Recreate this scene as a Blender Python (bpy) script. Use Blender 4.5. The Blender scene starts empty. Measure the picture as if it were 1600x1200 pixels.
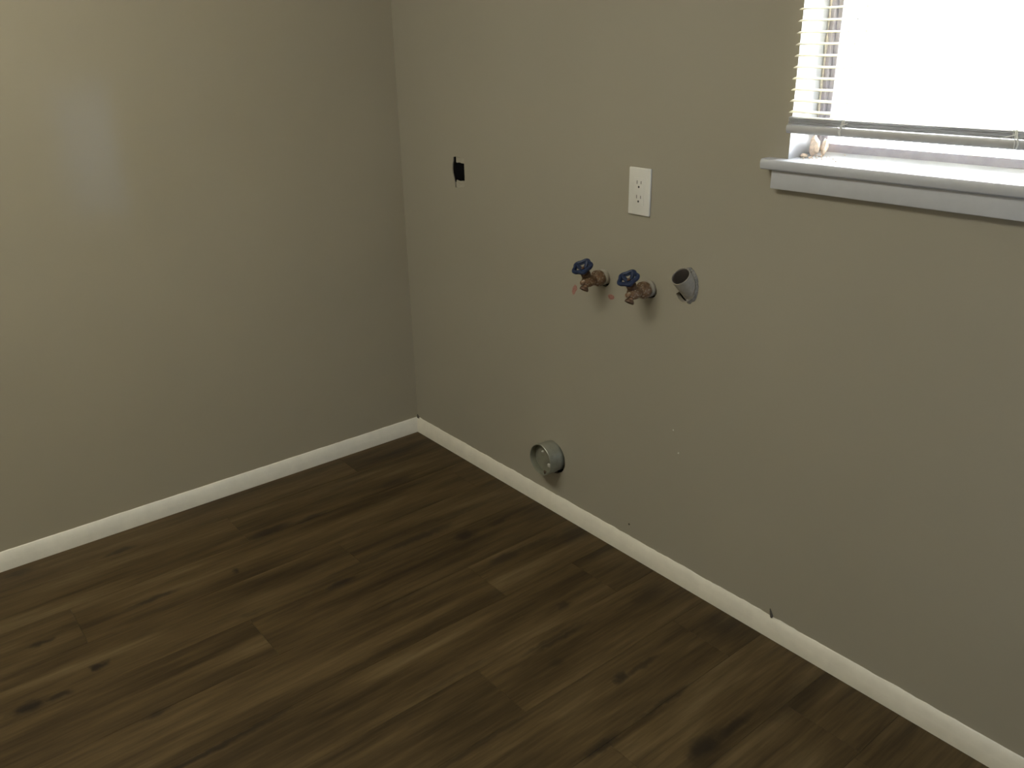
import bpy, bmesh, math, random
from mathutils import Vector, Matrix, noise

random.seed(7)
S = bpy.context.scene
C = S.collection

# ------------------------------------------------------------------ camera
F_PX = 1304.24
CAM = Vector((2.5069, -1.5491, 1.3743))
YAW, PITCH, ROLL = -0.89356, -0.38645, -0.01810
fw = Vector((math.cos(PITCH) * math.sin(YAW), math.cos(PITCH) * math.cos(YAW), math.sin(PITCH)))
rt = fw.cross(Vector((0, 0, 1))).normalized()
up = rt.cross(fw)
r2 = math.cos(ROLL) * rt + math.sin(ROLL) * up
u2 = -math.sin(ROLL) * rt + math.cos(ROLL) * up
cd = bpy.data.cameras.new('camera')
cd.sensor_width = 36.0
cd.lens = 36.0 * F_PX / 1600.0
cd.clip_start = 0.02
cam = bpy.data.objects.new('camera', cd)
m = Matrix((r2, u2, -fw)).transposed().to_4x4()
m.translation = CAM
cam.matrix_world = m
C.objects.link(cam)
S.camera = cam

# ------------------------------------------------------------------ sky, light, exposure
SKY = 110.0
world = bpy.data.worlds.new('sky')
S.world = world
world.use_nodes = True
bg = world.node_tree.nodes['Background']
bg.inputs['Color'].default_value = (0.97, 0.985, 1.0, 1)
bg.inputs['Strength'].default_value = SKY

ROOM_X, ROOM_Y, ROOM_Z = 3.2, -3.2, 2.44          # room: x 0..3.2, y -3.2..0
WX0, WX1, WZ0, WZ1 = 1.4975, 2.365, 1.147, 2.08   # window in the right wall (y = 0)
SX0, SX1, SZ0, SZ1 = -0.33, -0.06, 0.45, 1.24     # narrow side window in the wall at x = 3.2 (y range)


def portal(name, loc, rot, sx, sy):
    l = bpy.data.lights.new(name, 'AREA')
    l.shape = 'RECTANGLE'
    l.size, l.size_y = sx, sy
    l.cycles.is_portal = True
    o = bpy.data.objects.new(name, l)
    o.location, o.rotation_euler = loc, rot
    C.objects.link(o)


portal('window_portal', ((WX0 + WX1) / 2, 0.2, (WZ0 + WZ1) / 2), (-math.pi / 2, 0, 0), WX1 - WX0, WZ1 - WZ0)
portal('side_window_portal', (3.34, (SX0 + SX1) / 2, (SZ0 + SZ1) / 2), (math.pi / 2, 0, math.pi / 2), SX1 - SX0, SZ1 - SZ0)

S.view_settings.view_transform = 'Standard'
S.view_settings.look = 'None'
S.view_settings.gamma = 1.0
S.view_settings.use_curve_mapping = False
S.view_settings.exposure = 0.0
S.cycles.max_bounces = 9
S.cycles.diffuse_bounces = 6
S.cycles.adaptive_threshold = 0.02
S.cycles.transparent_max_bounces = 16


# ------------------------------------------------------------------ materials
def nt_new(name):
    mt = bpy.data.materials.new(name)
    mt.use_nodes = True
    nt = mt.node_tree
    return mt, nt, nt.nodes['Principled BSDF']


def N(nt, typ, **kw):
    n = nt.nodes.new(typ)
    for k, v in kw.items():
        setattr(n, k, v)
    return n


def mathn(nt, op, a, b=None, clamp=False):
    n = N(nt, 'ShaderNodeMath', operation=op, use_clamp=clamp)
    for i, v in enumerate((a, b)):
        if v is None:
            continue
        if isinstance(v, (int, float)):
            n.inputs[i].default_value = v
        else:
            nt.links.new(v, n.inputs[i])
    return n.outputs[0]


def noise_tex(nt, vec, scale, detail=3, rough=0.5):
    n = N(nt, 'ShaderNodeTexNoise')
    n.inputs['Scale'].default_value = scale
    n.inputs['Detail'].default_value = detail
    n.inputs['Roughness'].default_value = rough
    if vec is not None:
        nt.links.new(vec, n.inputs['Vector'])
    return n.outputs['Fac']


def ramp(nt, fac, stops):
    r = N(nt, 'ShaderNodeValToRGB')
    e = r.color_ramp.elements
    while len(e) > 1:
        e.remove(e[-1])
    for i, (p, c) in enumerate(stops):
        el = e[0] if i == 0 else e.new(p)
        el.position = p
        el.color = (*c, 1) if len(c) == 3 else c
    nt.links.new(fac, r.inputs[0])
    return r.outputs[0]


def mixc(nt, fac, a, b, blend='MIX'):
    n = N(nt, 'ShaderNodeMix', data_type='RGBA', blend_type=blend)
    for i, v in ((0, fac), (6, a), (7, b)):
        if isinstance(v, (int, float)):
            n.inputs[i].default_value = v
        elif isinstance(v, tuple):
            n.inputs[i].default_value = (*v, 1)
        else:
            nt.links.new(v, n.inputs[i])
    return n.outputs[2]


def bump(nt, b, h, strength, dist):
    n = N(nt, 'ShaderNodeBump')
    n.inputs['Strength'].default_value = strength
    n.inputs['Distance'].default_value = dist
    nt.links.new(h, n.inputs['Height'])
    nt.links.new(n.outputs[0], b.inputs['Normal'])


def simple(name, col, rough=0.5, metal=0.0, spec=0.5, var=0.0, vscale=40.0, bump_s=0.0, bump_scale=200.0):
    mt, nt, b = nt_new(name)
    b.inputs['Roughness'].default_value = rough
    b.inputs['Metallic'].default_value = metal
    b.inputs['Specular IOR Level'].default_value = spec
    pos = N(nt, 'ShaderNodeNewGeometry').outputs['Position']
    f = noise_tex(nt, pos, vscale, 4, 0.6)
    lo = tuple(c * (1 - var) for c in col)
    hi = tuple(min(1, c * (1 + var)) for c in col)
    nt.links.new(ramp(nt, f, [(0.3, lo), (0.7, hi)]), b.inputs['Base Color'])
    if bump_s:
        bump(nt, b, noise_tex(nt, pos, bump_scale, 3), bump_s, 0.001)
    return mt


WALL = (0.325, 0.285, 0.205)


def wall_material(name, WALL):
    mt, nt, b = nt_new(name)
    pos = N(nt, 'ShaderNodeNewGeometry').outputs['Position']
    big = noise_tex(nt, pos, 2.2, 3, 0.5)
    fine = noise_tex(nt, pos, 260, 3, 0.6)
    col = ramp(nt, big, [(0.25, tuple(c * 0.97 for c in WALL)), (0.75, tuple(c * 1.03 for c in WALL))])
    nt.links.new(col, b.inputs['Base Color'])
    # roller overlap: an area of the left wall where the paint dried with more gloss
    sep = N(nt, 'ShaderNodeSeparateXYZ')
    nt.links.new(pos, sep.inputs[0])

    def win(v, a0, a1, b0, b1):
        m1 = N(nt, 'ShaderNodeMapRange', interpolation_type='SMOOTHSTEP')
        m1.inputs[1].default_value, m1.inputs[2].default_value = a0, a1
        m2 = N(nt, 'ShaderNodeMapRange', interpolation_type='SMOOTHSTEP')
        m2.inputs[1].default_value, m2.inputs[2].default_value = b1, b0
        nt.links.new(v, m1.inputs[0])
        nt.links.new(v, m2.inputs[0])
        return mathn(nt, 'MULTIPLY', m1.outputs[0], m2.outputs[0])
    g = mathn(nt, 'MULTIPLY', win(sep.outputs[1], -1.15, -1.0, -0.92, -0.86), win(sep.outputs[2], 0.85, 1.0, 1.25, 1.42))
    lx = mathn(nt, 'LESS_THAN', sep.outputs[0], 0.02)
    g = mathn(nt, 'MULTIPLY', g, lx)
    rr = N(nt, 'ShaderNodeMapRange')
    rr.inputs[3].default_value, rr.inputs[4].default_value = 0.62, 0.30
    nt.links.new(g, rr.inputs[0])
    nt.links.new(rr.outputs[0], b.inputs['Roughness'])
    b.inputs['Specular IOR Level'].default_value = 0.35
    bump(nt, b, fine, 0.12, 0.0008)
    return mt


# dark knots and streaks of the floor print: x, y, half width, half length, strength
KNOTS = [
    (0.311, -0.745, .016, .055, .75), (0.320, -0.613, .010, .040, .7), (0.297, -0.297, .014, .06, .55),
    (0.640, -0.42, .013, .10, .75), (0.644, -0.58, .007, .10, .45), (0.605, -0.22, .010, .12, .45),
    (0.722, -0.306, .017, .028, .85), (0.728, -0.18, .010, .030, .55), (0.893, -0.284, .014, .06, .7),
    (0.90, -0.16, .014, .06, .5), (0.447, -0.912, .009, .014, .9), (0.692, -0.705, .009, .030, .85),
    (0.661, -0.9625, .008, .03, .35), (0.866, -0.634, .008, .08, .45), (1.166, -0.308, .012, .014, .6),
    (0.612, -1.3215, .010, .015, .95), (0.654, -1.480, .015, .035, .95), (0.659, -1.412, .010, .020, .85),
    (0.427, -1.417, .009, .02, .8), (0.864, -1.262, .007, .022, .8), (0.4245, -1.134, .008, .05, .75),
    (1.048, -1.23, .006, .10, .75), (1.045, -1.10, .006, .08, .7), (1.258, -0.406, .006, .07, .7),
    (1.246, -0.42, .005, .08, .5), (1.454, -0.395, .011, .018, .85), (1.459, -0.330, .006, .05, .65),
    (1.317, -0.470, .010, .014, .5), (1.5705, -0.37, .006, .07, .65), (1.486, -0.0535, .03, .04, .55),
    (1.284, -0.106, .025, .05, .45), (1.711, -0.41, .018, .035, .9), (1.7146, -0.3165, .009, .06, .8),
    (1.572, -0.573, .010, .045, .8), (0.121, -1.132, .010, .03, .65), (0.049, -1.391, .012, .03, .5),
    (0.93, -0.05, .03, .05, .5), (0.76, -0.05, .03, .06, .35), (1.95, -0.30, .02, .05, .6),
    (1.75, -0.15, .03, .08, .4), (1.02, -0.75, .006, .12, .35), (1.20, -0.70, .008, .10, .35),
    (0.20, -0.45, .012, .08, .35), (0.50, -0.35, .010, .08, .35), (1.40, -0.75, .006, .12, .4),
]


def floor_material():
    mt, nt, b = nt_new('dark_wood_plank')
    pos = N(nt, 'ShaderNodeNewGeometry').outputs['Position']
    rnd = N(nt, 'ShaderNodeObjectInfo').outputs['Random']
    off = N(nt, 'ShaderNodeVectorMath', operation='ADD')
    cmb = N(nt, 'ShaderNodeCombineXYZ')
    nt.links.new(mathn(nt, 'MULTIPLY', rnd, 37.0), cmb.inputs[2])
    nt.links.new(pos, off.inputs[0])
    nt.links.new(cmb.outputs[0], off.inputs[1])

    def stretch(sx, sy):
        mp = N(nt, 'ShaderNodeVectorMath', operation='MULTIPLY')
        nt.links.new(off.outputs[0], mp.inputs[0])
        mp.inputs[1].default_value = (sx, sy, 1.0)
        return mp.outputs[0]
    broad = noise_tex(nt, stretch(14, 1.6), 1.0, 4, 0.55)
    mid = noise_tex(nt, stretch(45, 3.2), 1.0, 5, 0.6)
    fine = noise_tex(nt, stretch(190, 9.0), 1.0, 4, 0.6)
    f = mathn(nt, 'ADD', mathn(nt, 'MULTIPLY', broad, 0.5), mathn(nt, 'MULTIPLY', mid, 0.34))
    f = mathn(nt, 'ADD', f, mathn(nt, 'MULTIPLY', fine, 0.16))
    col = ramp(nt, f, [(0.32, (0.015, 0.0085, 0.0030)), (0.43, (0.040, 0.0245, 0.0085)), (0.54, (0.073, 0.0470, 0.0180)), (0.68, (0.130, 0.0930, 0.0430))])
    tint = N(nt, 'ShaderNodeMapRange')
    tint.inputs[3].default_value, tint.inputs[4].default_value = 0.95, 1.05
    nt.links.new(rnd, tint.inputs[0])
    hsv = N(nt, 'ShaderNodeHueSaturation')
    nt.links.new(tint.outputs[0], hsv.inputs['Value'])
    nt.links.new(col, hsv.inputs['Color'])
    col = hsv.outputs[0]
    # printed knots
    wob = N(nt, 'ShaderNodeTexNoise')
    wob.inputs['Scale'].default_value = 30
    wob.inputs['Detail'].default_value = 3
    nt.links.new(pos, wob.inputs['Vector'])
    w1 = N(nt, 'ShaderNodeVectorMath', operation='SUBTRACT')
    nt.links.new(wob.outputs['Color'], w1.inputs[0])
    w1.inputs[1].default_value = (0.5, 0.5, 0.5)
    w2 = N(nt, 'ShaderNodeVectorMath', operation='MULTIPLY')
    nt.links.new(w1.outputs[0], w2.inputs[0])
    w2.inputs[1].default_value = (0.022, 0.07, 0)
    w3 = N(nt, 'ShaderNodeVectorMath', operation='ADD')
    nt.links.new(pos, w3.inputs[0])
    nt.links.new(w2.outputs[0], w3.inputs[1])
    acc = None
    for (x, y, sx, sy, st) in KNOTS:
        d = N(nt, 'ShaderNodeVectorMath', operation='SUBTRACT')
        nt.links.new(w3.outputs[0], d.inputs[0])
        d.inputs[1].default_value = (x, y, 0)
        s = N(nt, 'ShaderNodeVectorMath', operation='MULTIPLY')
        nt.links.new(d.outputs[0], s.inputs[0])
        s.inputs[1].default_value = (1 / (1.25 * sx), 1 / (1.25 * sy), 0)
        ln = N(nt, 'ShaderNodeVectorMath', operation='LENGTH')
        nt.links.new(s.outputs[0], ln.inputs[0])
        mr = N(nt, 'ShaderNodeMapRange', interpolation_type='SMOOTHSTEP')
        mr.inputs[1].default_value, mr.inputs[2].default_value = 1.5, 0.3
        mr.inputs[3].default_value, mr.inputs[4].default_value = 0.0, st
        nt.links.new(ln.outputs['Value'], mr.inputs[0])
        acc = mr.outputs[0] if acc is None else mathn(nt, 'MAXIMUM', acc, mr.outputs[0])
    col = mixc(nt, acc, col, (0.010, 0.006, 0.003))
    nt.links.new(col, b.inputs['Base Color'])
    b.inputs['Roughness'].default_value = 0.5
    b.inputs['Specular IOR Level'].default_value = 0.25
    bump(nt, b, fine, 0.15, 0.0006)
    return mt


def brass_material():
    mt, nt, b = nt_new('tarnished_brass')
    pos = N(nt, 'ShaderNodeTexCoord').outputs['Object']
    f = noise_tex(nt, pos, 90, 4, 0.6)
    col = ramp(nt, f, [(0.3, (0.10, 0.055, 0.028)), (0.52, (0.24, 0.145, 0.08)), (0.75, (0.36, 0.25, 0.16))])
    sp = noise_tex(nt, pos, 210, 2, 0.5)
    spm = ramp(nt, sp, [(0.60, (0, 0, 0)), (0.66, (1, 1, 1))])
    col = mixc(nt, spm, col, (0.46, 0.40, 0.32))
    nt.links.new(col, b.inputs['Base Color'])
    b.inputs['Metallic'].default_value = 0.35
    b.inputs['Roughness'].default_value = 0.5
    return mt


def glass_material(name='window_glass', tint=(0.95, 0.97, 0.97, 1)):
    mt = bpy.data.materials.new(name)
    mt.use_nodes = True
    nt = mt.node_tree
    nt.nodes.clear()
    out = N(nt, 'ShaderNodeOutputMaterial')
    tr = N(nt, 'ShaderNodeBsdfTransparent')
    tr.inputs[0].default_value = tint
    gl = N(nt, 'ShaderNodeBsdfGlossy')
    gl.inputs['Roughness'].default_value = 0.02
    fr = N(nt, 'ShaderNodeFresnel')
    fr.inputs[0].default_value = 1.45
    mx = N(nt, 'ShaderNodeMixShader')
    nt.links.new(fr.outputs[0], mx.inputs[0])
    nt.links.new(tr.outputs[0], mx.inputs[1])
    nt.links.new(gl.outputs[0], mx.inputs[2])
    nt.links.new(mx.outputs[0], out.inputs[0])
    return mt


def slat_material():
    mt, nt, b = nt_new('cream_vinyl_slat')
    b.inputs['Base Color'].default_value = (0.80, 0.77, 0.66, 1)
    b.inputs['Roughness'].default_value = 0.45
    tl = N(nt, 'ShaderNodeBsdfTranslucent')
    tl.inputs[0].default_value = (0.75, 0.70, 0.50, 1)
    mx = N(nt, 'ShaderNodeMixShader')
    mx.inputs[0].default_value = 0.25
    out = nt.nodes['Material Output']
    nt.links.new(b.outputs[0], mx.inputs[1])
    nt.links.new(tl.outputs[0], mx.inputs[2])
    nt.links.new(mx.outputs[0], out.inputs[0])
    return mt


M = dict(
    wall=wall_material('beige_wall_paint', WALL),
    wall_r=wall_material('beige_wall_paint_with_glare', (0.315, 0.287, 0.228)),  # the wall's beige, greyed to paint in glare from the window
    ceiling=simple('ceiling_white', (0.70, 0.68, 0.63), 0.7, var=0.03, vscale=3),
    trim=simple('white_trim_paint', (0.70, 0.66, 0.56), 0.42, var=0.05, vscale=25, bump_s=0.15, bump_scale=180),
    sill=simple('white_sill_paint', (0.46, 0.47, 0.50), 0.4, var=0.04, vscale=30, bump_s=0.15, bump_scale=150),
    floor=floor_material(),
    sub=simple('subfloor', (0.05, 0.04, 0.03), 0.8, var=0.1),
    cavity=simple('dark_wall_cavity', (0.008, 0.007, 0.006), 0.95, spec=0.1),
    frame=simple('grey_window_frame', (0.27, 0.25, 0.275), 0.45, var=0.10, vscale=60),
    caulk=simple('old_caulk', (0.42, 0.38, 0.33), 0.8, var=0.3, vscale=120, bump_s=0.5, bump_scale=300),
    glass=glass_material(),
    tinted=glass_material('tinted_glass', (0.30, 0.335, 0.385, 1)),
    slat=slat_material(),
    rail=simple('grey_blind_rail', (0.46, 0.46, 0.47), 0.28, var=0.04, vscale=30, spec=0.6),
    cord=simple('white_cord', (0.75, 0.75, 0.72), 0.7, var=0.1),
    plate=simple('white_plastic', (0.64, 0.625, 0.58), 0.35, var=0.02),
    slot=simple('socket_slot', (0.03, 0.028, 0.025), 0.7),
    slotgrey=simple('socket_slot_grey', (0.20, 0.19, 0.17), 0.6),
    black=simple('black_rubber', (0.003, 0.003, 0.004), 0.9, spec=0.08),
    plaster=simple('patched_plaster', (0.345, 0.315, 0.255), 0.8, var=0.12, vscale=90, bump_s=0.6, bump_scale=160),
    rough_edge=simple('rough_plaster_edge', (0.20, 0.19, 0.17), 0.9, var=0.4, vscale=160, bump_s=0.8, bump_scale=220),
    duct=simple('dull_galvanised_metal', (0.30, 0.30, 0.24), 0.42, metal=0.55, var=0.18, vscale=35, bump_s=0.25, bump_scale=60),
    duct_rim=simple('dark_brown_metal', (0.11, 0.075, 0.045), 0.6, metal=0.3, var=0.3, vscale=120),
    brass=brass_material(),
    darkbrass=simple('dark_brass', (0.10, 0.055, 0.03), 0.5, metal=0.3, var=0.25, vscale=120),
    blue=simple('blue_enamel', (0.005, 0.016, 0.055), 0.45, var=0.2, vscale=120),
    pvc=simple('grey_white_plastic_pipe', (0.285, 0.262, 0.218), 0.6, var=0.16, vscale=70, bump_s=0.3, bump_scale=150),
    pvcin=simple('pipe_inside', (0.15, 0.135, 0.132), 0.6, var=0.15, vscale=60),
    red=simple('pinkish_red_paint', (0.31, 0.145, 0.12), 0.8, var=0.35, vscale=220),
    brown=simple('brown_smudge', (0.27, 0.215, 0.165), 0.8, var=0.2, vscale=160),
    chunk=simple('crumbly_beige', (0.62, 0.50, 0.40), 0.9, var=0.3, vscale=120, bump_s=0.8, bump_scale=200),
    chip_dark=simple('dark_splinter', (0.06, 0.05, 0.035), 0.8, var=0.2),
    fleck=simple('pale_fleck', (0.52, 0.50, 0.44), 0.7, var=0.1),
    concrete=simple('pale_concrete', (0.55, 0.54, 0.52), 0.9, var=0.08, vscale=2),
)


# ------------------------------------------------------------------ mesh helpers
def obj(name, bm, mat, parent=None, smooth=False, loc=None, recalc=True):
    if recalc:
        bmesh.ops.recalc_face_normals(bm, faces=bm.faces)
    me = bpy.data.meshes.new(name)
    bm.to_mesh(me)
    bm.free()
    if smooth:
        for p in me.polygons:
            p.use_smooth = True
        try:
            me.set_sharp_from_angle(angle=math.radians(40))
        except Exception:
            pass
    me.materials.append(M[mat] if isinstance(mat, str) else mat)
    o = bpy.data.objects.new(name, me)
    C.objects.link(o)
    if parent is not None:
        o.parent = parent
    if loc is not None:
        o.location = loc
    return o


def structure(o):
    o['kind'] = 'structure'
    return o


def tag(o, label, cat, group=None):
    o['label'] = label
    o['category'] = cat
    if group:
        o['group'] = group
    return o


def empty(name, loc, label=None, cat=None, group=None):
    o = bpy.data.objects.new(name, None)
    o.empty_display_size = 0.05
    o.location = loc
    C.objects.link(o)
    if label:
        tag(o, label, cat, group)
    return o


def box(bm, x0, x1, y0, y1, z0, z1, bevel=0.0, seg=1):
    r = bmesh.ops.create_cube(bm, size=1.0)
    vs = r['verts']
    for v in vs:
        v.co = Vector(((x0 + x1) / 2 + v.co.x * (x1 - x0), (y0 + y1) / 2 + v.co.y * (y1 - y0), (z0 + z1) / 2 + v.co.z * (z1 - z0)))
    if bevel > 0:
        es = list({e for v in vs for e in v.link_edges})
        bmesh.ops.bevel(bm, geom=es, offset=bevel, segments=seg, affect='EDGES', profile=0.5)


def boxo(name, mat, dims, parent=None, bevel=0.0, seg=1):
    bm = bmesh.new()
    box(bm, *dims, bevel=bevel, seg=seg)
    return obj(name, bm, mat, parent, smooth=bevel > 0)


def basis(ax):
    ax = Vector(ax).normalized()
    h = Vector((0, 0, 1)) if abs(ax.z) < 0.9 else Vector((1, 0, 0))
    a = ax.cross(h).normalized()
    b = ax.cross(a).normalized()
    return ax, a, b


def lathe(bm, prof, origin, axis, n=24, lobes=None, cap0=True, cap1=True, closed=False):
    """prof: list of (distance along axis, radius)."""
    ax, a, b = basis(axis)
    o = Vector(origin)
    rings = []
    for (t, r) in prof:
        ring = []
        for i in range(n):
            th = 2 * math.pi * i / n
            rr = r * (lobes(th) if lobes else 1)
            ring.append(bm.verts.new(o + ax * t + (a * math.cos(th) + b * math.sin(th)) * rr))
        rings.append(ring)
    for k in range(len(rings) - 1):
        for i in range(n):
            bm.faces.new((rings[k][i], rings[k][(i + 1) % n], rings[k + 1][(i + 1) % n], rings[k + 1][i]))
    if closed:
        for i in range(n):
            bm.faces.new((rings[-1][i], rings[-1][(i + 1) % n], rings[0][(i + 1) % n], rings[0][i]))
        return
    if cap0:
        bm.faces.new(rings[0])
    if cap1:
        bm.faces.new(rings[-1])


def tube(bm, pts, r, n=8, closed=False):
    pts = [Vector(p) for p in pts]
    rr = r if isinstance(r, (list, tuple)) else [r] * len(pts)
    rings = []
    prev = None
    for i, p in enumerate(pts):
        if closed:
            t = pts[(i + 1) % len(pts)] - pts[i - 1]
        else:
            t = pts[min(i + 1, len(pts) - 1)] - pts[max(i - 1, 0)]
        t.normalize()
        if prev is None:
            _, a, b = basis(t)
        else:
            a = (prev - t * prev.dot(t)).normalized()
            b = t.cross(a)
        prev = a
        rings.append([bm.verts.new(p + (a * math.cos(2 * math.pi * k / n) + b * math.sin(2 * math.pi * k / n)) * rr[i]) for k in range(n)])
    m_ = len(rings)
    for i in range(m_ if closed else m_ - 1):
        for k in range(n):
            bm.faces.new((rings[i][k], rings[i][(k + 1) % n], rings[(i + 1) % m_][(k + 1) % n], rings[(i + 1) % m_][k]))
    if not closed:
        bm.faces.new(rings[0])
        bm.faces.new(rings[-1])


def panel(loops, to3d, thick_vec):
    """flat panel with holes: first loop is the outline, the others the holes; extruded along thick_vec"""
    bm = bmesh.new()
    edges = []
    for lp in loops:
        vs = [bm.verts.new(to3d(*p)) for p in lp]
        for i in range(len(vs)):
            edges.append(bm.edges.new((vs[i], vs[(i + 1) % len(vs)])))
    bmesh.ops.triangle_fill(bm, use_beauty=True, use_dissolve=False, edges=edges)
    faces = list(bm.faces)
    r = bmesh.ops.extrude_face_region(bm, geom=faces)
    tv = Vector(thick_vec)
    for v in [g for g in r['geom'] if isinstance(g, bmesh.types.BMVert)]:
        v.co += tv
    return bm


def rect(x0, x1, z0, z1):
    return [(x0, z0), (x1, z0), (x1, z1), (x0, z1)]


def ellipse(cx, cz, rx, rz, n=28, jit=0.0, seed=1):
    rg = random.Random(seed)
    return [(cx + rx * math.cos(2 * math.pi * i / n) * (1 + rg.uniform(-jit, jit)), cz + rz * math.sin(2 * math.pi * i / n) * (1 + rg.uniform(-jit, jit))) for i in range(n)]


# ------------------------------------------------------------------ the room
# right wall (y = 0): drywall sheet with the openings, and an outer layer behind the cavity
HOLE_BOX = [(0.3070, 1.0500), (0.3120, 1.0535), (0.3400, 1.0530), (0.3640, 1.0510), (0.3645, 1.0000), (0.3630, 0.9620),
            (0.3300, 0.9590), (0.3115, 0.9580), (0.3100, 0.9740), (0.3060, 0.9880), (0.3015, 1.0020), (0.3005, 1.0150), (0.3025, 1.0300), (0.3065, 1.0400)]
VENT = (0.775, 0.188)
VENT_HOLE = ellipse(0.779, 0.185, 0.0535, 0.0535, 32, 0.02, 3)
V1, V2 = (0.975, 0.797), (1.137, 0.798)
PIPE = (1.263, 0.829)
PIPE_HOLE = [(1.2635 + (x_ - 1.2635) * (1.75 if 222 <= math.degrees(math.atan2(z_ - .8335, x_ - 1.2635)) % 360 <= 262 else 1), .8335 + (z_ - .8335) * (1.20 if 222 <= math.degrees(math.atan2(z_ - .8335, x_ - 1.2635)) % 360 <= 262 else 1)) for (x_, z_) in ellipse(1.2635, 0.8335, 0.0275, 0.0425, 40, 0.03, 5)]
loops = [rect(0, ROOM_X, 0, ROOM_Z), rect(WX0, WX1, WZ0 - 0.01, WZ1), HOLE_BOX, VENT_HOLE,
         ellipse(V1[0] + .004, V1[1] - .002, .0235, .0235, 24, .05, 8), ellipse(V2[0] + .004, V2[1] - .001, .0235, .0235, 24, .05, 9), PIPE_HOLE]
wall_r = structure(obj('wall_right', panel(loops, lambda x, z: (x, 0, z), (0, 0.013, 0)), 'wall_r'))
wall_ro = structure(obj('wall_right_outer', panel([rect(-0.15, ROOM_X + .15, -0.3, ROOM_Z + .15), rect(WX0, WX1, WZ0 - 0.01, WZ1)], lambda x, z: (x, 0.10, z), (0, 0.05, 0)), 'cavity'))
structure(boxo('wall_right_plate', 'cavity', (-0.001, ROOM_X + .001, 0.0131, 0.0999, -0.1, -0.001)))
structure(boxo('wall_right_top_plate', 'cavity', (-0.001, ROOM_X + .001, 0.0131, 0.0999, ROOM_Z - .04, ROOM_Z + .1)))
wall_l = structure(boxo('wall_left', 'wall', (-0.12, 0, ROOM_Y - .12, 0.10, -0.1, ROOM_Z + .1)))
wall_b = structure(obj('wall_rear', panel([rect(0, ROOM_X, 0, ROOM_Z)], lambda x, z: (x, ROOM_Y, z), (0, -0.12, 0)), 'wall'))
wall_s = structure(obj('wall_side', panel([rect(ROOM_Y - .12, 0.10, -0.1, ROOM_Z + .1), rect(SX0, SX1, SZ0, SZ1)], lambda y, z: (ROOM_X, y, z), (0.12, 0, 0)), 'wall'))
ceil = structure(boxo('ceiling', 'ceiling', (0, ROOM_X, ROOM_Y, 0.013, ROOM_Z, ROOM_Z + .1)))

# small marks on the right wall
bm = bmesh.new()
lathe(bm, [(-0.001, .0035), (.0006, .0030)], (1.1047, 0, 0.0942), (0, -1, 0), 10)
obj('nail_hole', bm, 'chip_dark', wall_r)
bm = bmesh.new()
lathe(bm, [(-0.001, .0035), (.0010, .0020)], (1.2651, 0, 0.3832), (0, -1, 0), 7, lobes=lambda t: 1 + .3 * math.sin(2 * t))
obj('paint_fleck', bm, 'fleck', wall_r)
bm = bmesh.new()
lathe(bm, [(-0.001, .0030), (.0008, .0020)], (1.2436, 0, 0.4417), (0, -1, 0), 7, lobes=lambda t: 1 + .3 * math.sin(3 * t))
obj('paint_fleck', bm, 'fleck', wall_r)

# floor: subfloor with laminate planks running along the left wall
floor = structure(boxo('floor', 'sub', (0, ROOM_X, ROOM_Y, 0.013, -0.10, -0.008)))
PW, PL = 0.178, 1.22
rows = []
x = -0.03
k = 0
ends0 = {0: -0.35, 1: -0.82, 2: -0.10, 3: -0.62, 4: -0.971, 5: -0.40}
while x < ROOM_X:
    xa, xb = max(x, 0.0), min(x + PW, ROOM_X)
    e = ends0.get(k, -random.uniform(0.1, 1.15))
    cuts = [0.0]
    yv = e
    while yv > ROOM_Y:
        cuts.append(yv)
        yv -= PL
    cuts.append(ROOM_Y)
    for a, b_ in zip(cuts[:-1], cuts[1:]):
        bm = bmesh.new()
        g = 0.00025
        box(bm, xa + g, xb - g, b_ + g, a - g, -0.008, 0.0, bevel=0.0004)
        obj('plank', bm, 'floor', floor)
    x += PW
    k += 1

# baseboards: a mitred moulding, flat below and sloping back above, with a slightly ragged caulk line on top
PROF = [(0.0, 0.0), (0.0120, 0.0), (0.0122, 0.026), (0.0112, 0.030), (0.0105, 0.034), (0.0085, 0.044), (0.0060, 0.0515), (0.0035, 0.0560), (0.0, 0.0572)]


def baseboard(name, length, place, jitter, seed, mitre0=True):
    bm = bmesh.new()
    n = int(length / 0.012)
    rings = []
    for i in range(n + 1):
        s = length * i / n
        ring = []
        for (d, z) in PROF:
            ss = s
            if mitre0 and i == 0:
                ss = d
            if i == n:
                ss = length - d
            jz = 0.0
            if z > 0.05:
                jz = jitter * noise.noise(Vector((s * 28, seed, 0))) + 0.6 * jitter * noise.noise(Vector((s * 90, seed, 3)))
            ring.append(bm.verts.new(place(ss, d, z + jz)))
        rings.append(ring)
    m_ = len(PROF)
    for i in range(n):
        for j in range(m_):
            bm.faces.new((rings[i][j], rings[i][(j + 1) % m_], rings[i + 1][(j + 1) % m_], rings[i + 1][j]))
    bm.faces.new(rings[0])
    bm.faces.new(rings[-1])
    return structure(obj(name, bm, 'trim', smooth=True))


bb_r = baseboard('baseboard_right', ROOM_X, lambda s, d, z: (s, -d, z), 0.0022, 1.3)
bb_l = baseboard('baseboard_left', -ROOM_Y, lambda s, d, z: (d, -s, z), 0.0008, 7.7)
bb_b = baseboard('baseboard_rear', ROOM_X, lambda s, d, z: (s, ROOM_Y + d, z), 0.0005, 4.1)
bb_s = baseboard('baseboard_side', -ROOM_Y, lambda s, d, z: (ROOM_X - d, -s, z), 0.0005, 5.1)
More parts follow.
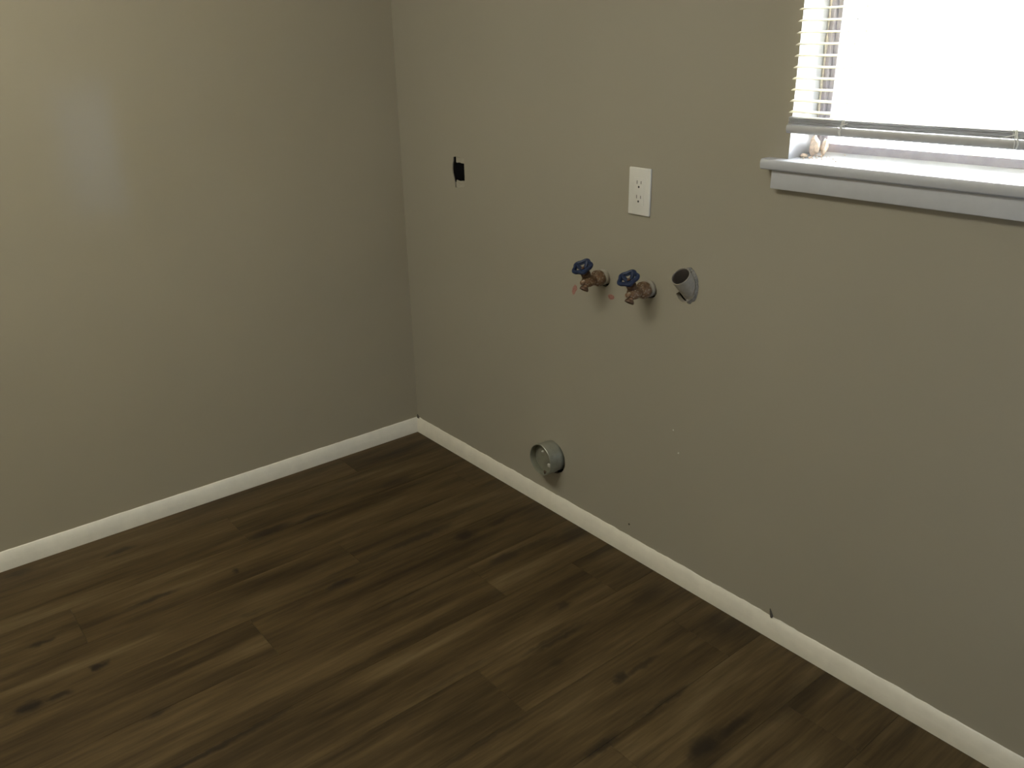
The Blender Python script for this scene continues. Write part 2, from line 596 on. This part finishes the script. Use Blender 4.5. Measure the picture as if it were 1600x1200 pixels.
# dark gap in the caulk at the corner and a splinter of torn paper above the right baseboard
bm = bmesh.new()
vs = [(0.0008, -0.0008, 0.0545), (0.020, -0.0008, 0.0545), (0.0008, -0.0008, 0.0680), (0.0008, -0.0060, 0.0545), (0.018, -0.0050, 0.0545), (0.0008, -0.0040, 0.0645)]
vv = [bm.verts.new(v) for v in vs]
for f in ((0, 1, 2), (3, 4, 5), (0, 1, 4, 3), (1, 2, 5, 4), (2, 0, 3, 5)):
    bm.faces.new([vv[i] for i in f])
obj('caulk_gap', bm, 'chip_dark', bb_r)
bm = bmesh.new()
tube(bm, [(1.580, -0.0008, 0.0760), (1.5835, -0.0022, 0.0690), (1.5885, -0.0045, 0.0600), (1.5905, -0.0060, 0.0560)], [.0010, .0026, .0042, .0024], 6)
obj('splinter', bm, 'chip_dark', bb_r)

# ------------------------------------------------------------------ window in the right wall
win = structure(empty('window_1', ((WX0 + WX1) / 2, 0.0, WZ0)))
wc = Vector(win.location)


def wl(name, mat, d, bevel=0.0, seg=1, parent=win):
    return boxo(name, mat, (d[0] - wc.x, d[1] - wc.x, d[2] - wc.y, d[3] - wc.y, d[4] - wc.z, d[5] - wc.z), parent, bevel, seg)


FY0, FY1 = 0.088, 0.128
wl('jamb', 'sill', (WX0 - 0.012, WX0 + .0006, 0.0004, 0.15, WZ0 - .01, WZ1 + .012))
wl('jamb', 'sill', (WX1 - .0006, WX1 + 0.012, 0.0004, 0.15, WZ0 - .01, WZ1 + .012))
wl('window_head', 'sill', (WX0, WX1, 0.0004, 0.15, WZ1 - .0006, WZ1 + .012))
# aluminium frame: stiles, rails, meeting rail
for nm, d in (('stile', (WX0 + .0005, WX0 + .014, FY0, FY1, WZ0, WZ1)), ('stile', (WX0 + .0165, WX0 + .027, FY0 + .006, FY1, WZ0, WZ1)),
              ('stile', (WX1 - .014, WX1 - .0005, FY0, FY1, WZ0, WZ1)), ('stile', (WX1 - .027, WX1 - .0165, FY0 + .006, FY1, WZ0, WZ1)),
              ('bottom_rail', (WX0 + .014, WX1 - .014, FY0 + .004, FY1, WZ0, WZ0 + .0255)),
              ('top_rail', (WX0 + .014, WX1 - .014, FY0 + .004, FY1, WZ1 - .03, WZ1)),
              ('meeting_rail', (WX0 + .027, WX1 - .027, FY0 + .008, FY1 - .004, 1.60, 1.63))):
    wl(nm, 'frame', d, bevel=0.0015)
wl('glass_pane', 'glass', (WX0 + .026, WX1 - .026, FY0 + .018, FY0 + .022, WZ0 + .026, 1.602))
wl('glass_pane', 'glass', (WX0 + .026, WX1 - .026, FY0 + .028, FY0 + .032, 1.628, WZ1 - .029))
# ragged caulk between jamb and frame
bm = bmesh.new()
pts, rad = [], []
for i in range(90):
    z = WZ0 + .012 + (WZ1 - WZ0 - .03) * i / 89
    pts.append((WX0 + .004 - wc.x, FY0 - .002 - wc.y, z - wc.z))
    rad.append(0.0022 + 0.0030 * noise.noise(Vector((z * 55, 2.2, 0))))
tube(bm, pts, rad, 7)
obj('caulk_bead', bm, 'caulk', win, smooth=True)
# stool with rounded nose and horns, apron below
bm = bmesh.new()
sill_prof = [(0.10, WZ0 - .022), (-0.024, WZ0 - .022), (-0.0285, WZ0 - .0195), (-0.0305, WZ0 - .013), (-0.0305, WZ0 - .006), (-0.028, WZ0 - .0015), (-0.024, WZ0), (0.050, WZ0), (0.10, WZ0 + .0105)]


RS = []
for xx, back in ((1.4525, 0.0), (1.4975, 0.0)):
    RS.append([bm.verts.new((xx - wc.x, (y if y < 0 else back), min(z, WZ0) - wc.z)) for (y, z) in sill_prof])
for xx in (WX0 + .0001, WX1 - .0001):
    RS.append([bm.verts.new((xx - wc.x, y, z - wc.z)) for (y, z) in sill_prof])
for xx in (WX1, WX1 + .045):
    RS.append([bm.verts.new((xx - wc.x, (y if y < 0 else 0.0), min(z, WZ0) - wc.z)) for (y, z) in sill_prof])
for a, b_ in ((0, 1), (1, 2), (2, 3), (3, 4), (4, 5)):
    for j in range(len(sill_prof)):
        j2 = (j + 1) % len(sill_prof)
        bm.faces.new((RS[a][j], RS[a][j2], RS[b_][j2], RS[b_][j]))
bm.faces.new(RS[0])
bm.faces.new(RS[5])
obj('window_sill', bm, 'sill', win, smooth=True)
wl('apron', 'sill', (1.473, WX1 + .024, -0.018, 0.0, 1.0866, WZ0 - .0222), bevel=0.002, seg=2)

# the narrow window in the side wall, out of view
for (nm, dims, axis) in (('window_2', (SX0, SX1, SZ0, SZ1), 'x'),):
    a0, a1, z0, z1 = dims
    base = Vector((ROOM_X + .06, (a0 + a1) / 2, z0)) if axis == 'x' else Vector(((a0 + a1) / 2, ROOM_Y - .06, z0))
    w = structure(empty(nm, base))
    h = z1 - z0
    hw = (a1 - a0) / 2

    def wb(name, mat, p0, p1, q0, q1, t):
        d = (-t, t, p0, p1, q0, q1) if axis == 'x' else (p0, p1, -t, t, q0, q1)
        boxo(name, mat, d, w)
    wb('stile', 'frame', -hw, -hw + .025, 0, h, .02)
    wb('stile', 'frame', hw - .025, hw, 0, h, .02)
    wb('rail', 'frame', -hw + .025, hw - .025, 0, .025, .02)
    wb('rail', 'frame', -hw + .025, hw - .025, h - .025, h, .02)
    wb('glass_pane', 'tinted', -hw + .024, hw - .024, .024, h - .024, .002)

structure(boxo('ground_outside', 'concrete', (-8, 12, 0.16, 14, -0.42, -0.30)))

# ------------------------------------------------------------------ mini blind
BX0, BX1 = WX0 + .003, WX1 - .004
BY = -0.006                      # centre plane of the blind
bl = empty('window_blind', ((BX0 + BX1) / 2, BY, 1.199), 'white mini blind hanging in the window, grey bottom rail just above the sill', 'blind')
bc = Vector(bl.location)
HALF = (BX1 - BX0) / 2


def slat_mesh(tilt, sag):
    bm = bmesh.new()
    nseg = 6
    top, bot = [], []
    for i in range(nseg + 1):
        u = -1 + 2 * i / nseg
        y = u * 0.0125
        z = sag * (1 - u * u)
        yy = y * math.cos(tilt) - z * math.sin(tilt)
        zz = y * math.sin(tilt) + z * math.cos(tilt)
        top.append((yy, zz + .0004))
        bot.append((yy, zz - .0004))
    prof = top + bot[::-1]
    ra = [bm.verts.new((-HALF, y, z)) for (y, z) in prof]
    rb = [bm.verts.new((HALF, y, z)) for (y, z) in prof]
    n = len(prof)
    for i in range(n):
        bm.faces.new((ra[i], ra[(i + 1) % n], rb[(i + 1) % n], rb[i]))
    bm.faces.new(ra)
    bm.faces.new(rb)
    return bm


first = None
z = 1.2394
i = 0
while z < WZ1 - .045:
    if first is None:
        first = obj('slat', slat_mesh(math.radians(2), .0030), 'slat', bl, smooth=True, loc=(0, 0, z - bc.z))
    else:
        o = first.copy()
        C.objects.link(o)
        o.parent = bl
        o.location = (0, 0, z - bc.z)
    z += 0.0208
    i += 1
# the slats left over lie stacked on the bottom rail
st = None
for kk in range(5):
    zz = 1.2172 + kk * 0.0029
    if st is None:
        st = obj('stacked_slat', slat_mesh(0, .0022), 'rail', bl, smooth=True, loc=(0, 0, zz - bc.z))
    else:
        o = st.copy()
        C.objects.link(o)
        o.parent = bl
        o.location = (0.0008 * (kk % 2), 0.0006 * (kk % 3 - 1), zz - bc.z)
# bottom rail: rounded trough
bm = bmesh.new()
prof = [(-.0135, .0165), (-.0150, .0135), (-.0152, .0085), (-.0140, .0035), (-.0110, .0005), (-.006, 0), (.006, 0), (.0110, .0005), (.0140, .0035), (.0152, .0085), (.0150, .0135), (.0135, .0165)]
ra = [bm.verts.new((-HALF - .001, y, z)) for (y, z) in prof]
rb = [bm.verts.new((HALF + .001, y, z)) for (y, z) in prof]
for i in range(len(prof)):
    j = (i + 1) % len(prof)
    bm.faces.new((ra[i], ra[j], rb[j], rb[i]))
bm.faces.new(ra)
bm.faces.new(rb)
rail = obj('bottom_rail', bm, 'rail', bl, smooth=True)
bm = bmesh.new()
box(bm, -HALF, HALF, -.014, .014, WZ1 - .030 - bc.z, WZ1 - .001 - bc.z, bevel=.002)
obj('head_rail', bm, 'plate', bl, smooth=True)
for li, lx in enumerate((1.624, 1.924, 2.24)):
    bm = bmesh.new()
    for yy in (-.0134, .0134):
        tube(bm, [(lx - bc.x, yy, .010), (lx - bc.x, yy, .5), (lx - bc.x, yy, WZ1 - .03 - bc.z)], .0006, 5)
    obj('ladder_cord', bm, 'cord', bl)
    bm = bmesh.new()
    rg = random.Random(li + 4)
    for q in range(3):
        dx = lx - bc.x + rg.uniform(-.006, .008)
        d2 = rg.uniform(-.008, .008)
        tube(bm, [(dx, -.0125, .033), (dx + d2 * .4, -.0150, .022), (dx + d2, -.0165, .010), (dx + d2 * .7, -.0145, .0015)], [.0006, .0012, .0010, .0006], 5)
    tube(bm, [(lx - .014 - bc.x + li * -.008, -.0165, .017), (lx - bc.x - .002, -.0158, .0225), (lx - bc.x + .008, -.0150, .026)], [.0006, .0011, .0008], 5)
    obj('cord_wrap', bm, 'cord', rail)

# ------------------------------------------------------------------ debris in the left corner of the sill
def rock(name, r, loc, seed, scale=(1, 1, 1), mat='chunk', label=None, cat=None, group=None):
    bm = bmesh.new()
    bmesh.ops.create_icosphere(bm, subdivisions=2, radius=r)
    for v in bm.verts:
        d = 1 + 0.45 * noise.noise(v.co * (1.6 / r) + Vector((seed, 0, 0)))
        v.co = Vector((v.co.x * d * scale[0], v.co.y * d * scale[1], v.co.z * d * scale[2]))
    zmin = min(v.co.z for v in bm.verts)
    for v in bm.verts:
        v.co.z -= zmin
    o = obj(name, bm, mat, None, loc=loc)
    if label:
        tag(o, label, cat, group)
    return o


rock('plaster_chunk', .012, (1.517, .060, WZ0 + .001), 1.0, (.9, .9, 1.6), label='larger crumbly beige chunk leaning in the left corner of the window sill', cat='debris')
rock('plaster_chunk', .009, (1.536, .068, WZ0 + .0025), 5.0, (.7, .8, 1.9), label='slim upright beige chunk beside the larger one on the window sill', cat='debris')
rock('plaster_chunk', .006, (1.508, .040, WZ0), 9.0, (1.2, 1, .7), label='smallest flat beige crumb chunk in front of the others on the sill', cat='debris')
bm = bmesh.new()
rg = random.Random(12)
for i in range(46):
    px = 1.503 + abs(rg.gauss(0, .035))
    py = rg.uniform(.02, .083)
    s = rg.uniform(.0008, .0024)
    r_ = bmesh.ops.create_icosphere(bm, subdivisions=1, radius=s)
    for v in r_['verts']:
        v.co = Vector((v.co.x * rg.uniform(.8, 1.3) + px, v.co.y * rg.uniform(.8, 1.3) + py, v.co.z * .7 + WZ0 + max(0, py - .05) * .21 + s * .6))
o = obj('crumbs', bm, 'chunk')
o['kind'] = 'stuff'
tag(o, 'fine pale crumbs scattered over the left end of the window sill', 'crumbs')

# ------------------------------------------------------------------ wall outlet
ol = empty('wall_outlet', (1.0972, 0, 1.0352), 'white duplex wall outlet with rectangular cover plate left of the window', 'outlet')
boxo('cover_plate', 'plate', (-.035, .035, -.0062, 0, -.05715, .05715), ol, bevel=.0022, seg=3)
face = boxo('receptacle_face', 'plate', (-.0166, .0166, -.0072, -.0055, -.0333, .0333), ol, bevel=.0006, seg=2)
for s in (1, -1):
    cz = 0.0175 * s + 0.0015
    for sx, hh in ((-.0065, .0042), (.0065, .0036)):
        boxo('slot', 'slotgrey', (sx - .0013, sx + .0013, -.00735, -.0060, cz + .0035 - hh, cz + .0035 + hh), face)
    bm = bmesh.new()
    lathe(bm, [(.0060, .0027), (.00735, .0027)], (-.0006, 0, cz - .0075), (0, -1, 0), 14)
    obj('ground_hole', bm, 'slot', face)

# ------------------------------------------------------------------ open electrical box with black receptacle
eb = empty('dryer_socket_opening', (0.336, 0, 1.005), 'black round socket sunk in a rough rectangular hole without cover plate, near the corner', 'socket')
boxo('back_box', 'cavity', (-.040, .032, .0135, .060, -.052, .052), eb)
for (z0_, z1_, x0_) in ((-.0465, -.0235, -.0215), (.0300, .0475, -.0195)):
    boxo('mounting_strap', 'plaster', (x0_, .0270, .0035, .0125, z0_, z1_), eb, bevel=.0012)
bm = bmesh.new()
lathe(bm, [(-.013, .0285), (-.004, .0285), (-.0015, .0270), (-.0005, .0235)], (-.0015, 0, .0035), (0, -1, 0), 28)
obj('socket_body', bm, 'black', eb, smooth=True)
boxo('dark_slit_fill', 'cavity', (-.0370, -.0262, .0035, .0134, -.0475, .0480), eb)  # black filler, paints the shade inside the hole's left slit
boxo('inner_edge', 'plaster', (.0262, .0282, .002, .012, -.010, -.002), eb)

# ------------------------------------------------------------------ dryer vent pipe
dv = empty('dryer_vent_pipe', (VENT[0], 0, VENT[1]), 'short dull metal dryer vent pipe sticking out of the wall above the baseboard', 'vent pipe')
R0 = 0.0495
ax = Vector((-0.02, -1, 0.02))
bm = bmesh.new()
wob_ = lambda t: 1 + .012 * math.sin(3 * t + 1) + .008 * math.sin(7 * t)
lathe(bm, [(-.090, R0), (.0, R0), (.012, R0 + .0010), (.016, R0), (.046, R0 - .0004), (.046, R0 - .0016), (.012, R0 - .0014), (-.090, R0 - .0014)], (0, 0, 0), ax, 40, lobes=wob_, closed=True)
sl = obj('sleeve', bm, 'duct', dv, smooth=True)
bm = bmesh.new()
lathe(bm, [(.0445, R0 - .0022), (.0500, R0 - .0016), (.0505, R0 - .0004), (.0490, R0 + .0008), (.0445, R0 + .0006)], (0, 0, 0), ax, 40, lobes=wob_, closed=True)
obj('rim', bm, 'duct', dv, smooth=True)
bm = bmesh.new()
lathe(bm, [(.026, R0 - .003), (.030, R0 - .003), (.0345, .034), (.036, .002)], (0, 0, 0), ax, 36)
obj('damper_flap', bm, 'duct', dv, smooth=True)
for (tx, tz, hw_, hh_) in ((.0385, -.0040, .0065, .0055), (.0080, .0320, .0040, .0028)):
    boxo('painted_glint', 'fleck', (tx - hw_, tx + hw_, -.0512, -.0440, tz - hh_, tz + hh_), dv, bevel=.0022)  # pale patches that paint the metal's highlights onto the pipe end
bm = bmesh.new()
tube(bm, [(.020, -.0515, -.0270), (.024, -.0518, -.0310), (.022, -.0510, -.0370)], [.002, .0045, .002], 7)
obj('dark_spot', bm, 'duct_rim', dv, smooth=True)  # small dark brown spot low on the pipe end

# ------------------------------------------------------------------ washer supply valves
def valve(name, loc, label):
    v = empty(name, (loc[0], 0, loc[1]), label, 'valve', 'washer supply valves')
    # paint covered collar where the pipe leaves the wall
    bm = bmesh.new()
    lathe(bm, [(-.012, .0215), (-.001, .0215), (.003, .0210), (.006, .0190), (.007, .0150), (.007, .0100)], (0, 0, 0), (0, -1, 0), 28, lobes=lambda t: 1 + .02 * math.sin(5 * t))
    obj('collar', bm, 'plaster', v, smooth=True)
    bm = bmesh.new()
    lathe(bm, [(.004, .0125), (.010, .0125), (.010, .0195), (.0125, .0212), (.025, .0212), (.0285, .0195), (.032, .0150), (.034, .0125), (.044, .0150), (.054, .0165), (.064, .0150), (.070, .0090), (.071, .001)],
          (0, 0, 0), (0, -1, -.02), 24, lobes=lambda t: 1 + .035 * math.cos(6 * t))
    body = obj('body', bm, 'brass', v, smooth=True)
    # bent spout with flared hose end
    bm = bmesh.new()
    tube(bm, [(0, -.052, .004), (0, -.0575, -.006), (0, -.0625, -.012), (0, -.0670, -.0185)], [.0095, .0090, .0080, .0080], 14)
    sp = obj('spout', bm, 'brass', v, smooth=True)
    bm = bmesh.new()
    d = Vector((0, -.0055, -.0085)).normalized()
    lathe(bm, [(-.002, .0090), (.002, .0118), (.006, .0122), (.0068, .0112), (.0068, .0085), (.001, .0075)], (0, -.0668, -.0180), d, 20)
    obj('hose_thread', bm, 'darkbrass', sp, smooth=True)
    # bonnet and stem towards the wheel
    wa = Vector((0, -.5, .866))
    base = Vector((0, -.0560, .0050))
    bm = bmesh.new()
    lathe(bm, [(.0, .0115), (.012, .0110), (.012, .0128), (.019, .0128), (.020, .0070), (.034, .0045), (.038, .0045)], base, wa, 12)
    obj('bonnet', bm, 'darkbrass', v, smooth=True)
    # packing nose on the front of the body
    bm = bmesh.new()
    lathe(bm, [(.0, .0090), (.006, .0080), (.008, .0060), (.013, .0055), (.015, .0030)], (0, -.066, .000), (-.25, -.9, -.35), 12)
    obj('front_plug', bm, 'brass', v, smooth=True)
    # handwheel: scalloped rim, cupped spokes, hub and screw
    hub = base + wa * .030
    a_, b1, b2 = basis(wa)
    hw = bmesh.new()
    n = 60
    lob = lambda t: 1 + .10 * math.cos(5 * t + .6)
    rim = [hub + wa * .0115 + (b1 * math.cos(2 * math.pi * i / n) + b2 * math.sin(2 * math.pi * i / n)) * .0240 * lob(2 * math.pi * i / n) for i in range(n)]
    tube(hw, rim, .0042, 8, closed=True)
    tube(hw, [hub + (p - hub) * .93 - wa * .0035 for p in rim], .0034, 8, closed=True)
    for q in range(5):
        t = 2 * math.pi * q / 5 - .6 / 5
        dr = b1 * math.cos(t) + b2 * math.sin(t)
        tube(hw, [hub + dr * .004, hub + dr * .012 + wa * .001, hub + dr * .0195 + wa * .005, hub + dr * .0250 + wa * .0105], [.0055, .0056, .0056, .0046], 8)
    lathe(hw, [(-.006, .0078), (.003, .0080), (.0055, .0060)], hub, wa, 16)
    wheel = obj('handwheel', hw, 'blue', v, smooth=True)
    bm = bmesh.new()
    lathe(bm, [(.005, .0036), (.0070, .0036), (.0078, .0022)], hub, wa, 12)
    obj('wheel_screw', bm, 'darkbrass', wheel, smooth=True)
    return v


valve('water_valve', V1, 'brass water valve with blue handwheel, the one nearer the room corner')
valve('water_valve', V2, 'brass water valve with blue handwheel, the one nearer the drain pipe')

# red paint smudges on the wall beside the valves
def smudge(loc, pts, label):
    bm = bmesh.new()
    f = [bm.verts.new((x_, -.0004, z_)) for (x_, z_) in pts]
    cen = Vector((sum(p[0] for p in pts) / len(pts), -.0012, sum(p[1] for p in pts) / len(pts)))
    b0 = [bm.verts.new((x_, .0005, z_)) for (x_, z_) in pts]
    c = bm.verts.new(cen)
    n = len(pts)
    for i in range(n):
        bm.faces.new((f[i], f[(i + 1) % n], c))
        bm.faces.new((f[i], f[(i + 1) % n], b0[(i + 1) % n], b0[i]))
    bm.faces.new(b0)
    o = obj('paint_smudge', bm, 'red', None, loc=(loc[0], 0, loc[1]))
    tag(o, label, 'paint smudge')
    return o


s1 = smudge((0.8638, 0.7396), [(.004, .015), (.011, .011), (.013, .002), (.007, -.004), (.003, -.013), (-.004, -.017), (-.008, -.008), (-.005, .004)], 'upright narrow pinkish red smudge on the wall left of the valves')
s2 = smudge((1.0075, 0.7483), [(-.012, .002), (-.006, .006), (.002, .007), (.010, .005), (.012, -.001), (.006, -.006), (-.003, -.008), (-.010, -.004)], 'small roundish pinkish red smudge on the wall between the two valves')

# ------------------------------------------------------------------ drain standpipe
dp = empty('drain_pipe', (PIPE[0], 0, PIPE[1]), 'pale plastic drain pipe stub slanting up out of a rough hole below the window', 'pipe')
pa = Vector((-.04, -.70, .71)).normalized()
bm = bmesh.new()
lathe(bm, [(-.075, .0245), (.0425, .0245), (.0433, .0242), (.0433, .0228), (.0425, .0224), (-.075, .0224)], (0, 0, 0), pa, 36, closed=True, lobes=lambda t: 1 + .008 * math.sin(4 * t))
obj('pipe_stub', bm, 'pvc', dp, smooth=True)
bm = bmesh.new()
lathe(bm, [(-.020, .0223), (-.018, .0223), (.041, .0222), (.041, .0216), (-.016, .0212), (-.016, .001)], (0, 0, 0), pa, 30)
obj('pipe_bore', bm, 'pvcin', dp, smooth=True)
# rough mortar collar round the pipe, open at the lower left
bm = bmesh.new()
n = 34
ring0, ring1, ring2 = [], [], []
rg = random.Random(3)
for i in range(n + 1):
    t = math.radians(-88 + 290 * i / n)
    jj = 1 + rg.uniform(-.05, .05)
    ca, sa = math.cos(t), math.sin(t)
    ring0.append(bm.verts.new((ca * .0300 * jj, -.0006, sa * .0450 * jj + .0015)))
    ring1.append(bm.verts.new((ca * .0262 * jj, -.0055 - rg.uniform(0, .003), sa * .0390 * jj + .0035)))
    ring2.append(bm.verts.new((ca * .0215, -.0040, sa * .0310 + .005)))
for i in range(n):
    bm.faces.new((ring0[i], ring0[i + 1], ring1[i + 1], ring1[i]))
    bm.faces.new((ring1[i], ring1[i + 1], ring2[i + 1], ring2[i]))
obj('mortar_collar', bm, 'rough_edge', dp, smooth=True)

# ------------------------------------------------------------------ ceiling lamp behind the viewer (it lights the room)
LAMP = (1.10, -1.75)
LAMP_STRENGTH = 13.2
cl = empty('ceiling_lamp', (LAMP[0], LAMP[1], ROOM_Z), 'wide fluorescent ceiling lamp with a lit flat diffuser behind the viewer', 'lamp')
boxo('lamp_housing', 'plate', (-.62, .62, -.32, .32, -.030, 0), cl, bevel=.004)
mt, nt, b = nt_new('lit_lamp_diffuser')
b.inputs['Base Color'].default_value = (0.9, 0.9, 0.86, 1)
b.inputs['Emission Color'].default_value = (1.0, 0.985, 0.87, 1)
b.inputs['Emission Strength'].default_value = LAMP_STRENGTH
bm = bmesh.new()
prof = [(-.305, -.0305), (-.310, -.050), (-.285, -.066), (-.22, -.074), (.22, -.074), (.285, -.066), (.310, -.050), (.305, -.0305)]
ra = [bm.verts.new((-.60, y, z)) for (y, z) in prof]
rb = [bm.verts.new((.60, y, z)) for (y, z) in prof]
for i in range(len(prof)):
    j = (i + 1) % len(prof)
    bm.faces.new((ra[i], ra[j], rb[j], rb[i]))
bm.faces.new(ra)
bm.faces.new(rb)
obj('diffuser', bm, mt, cl)
for sx in (-1, 1):
    boxo('end_cap', 'plate', (min(sx * .601, sx * .62), max(sx * .601, sx * .62), -.312, .312, -.077, -.0305), cl, bevel=.003)
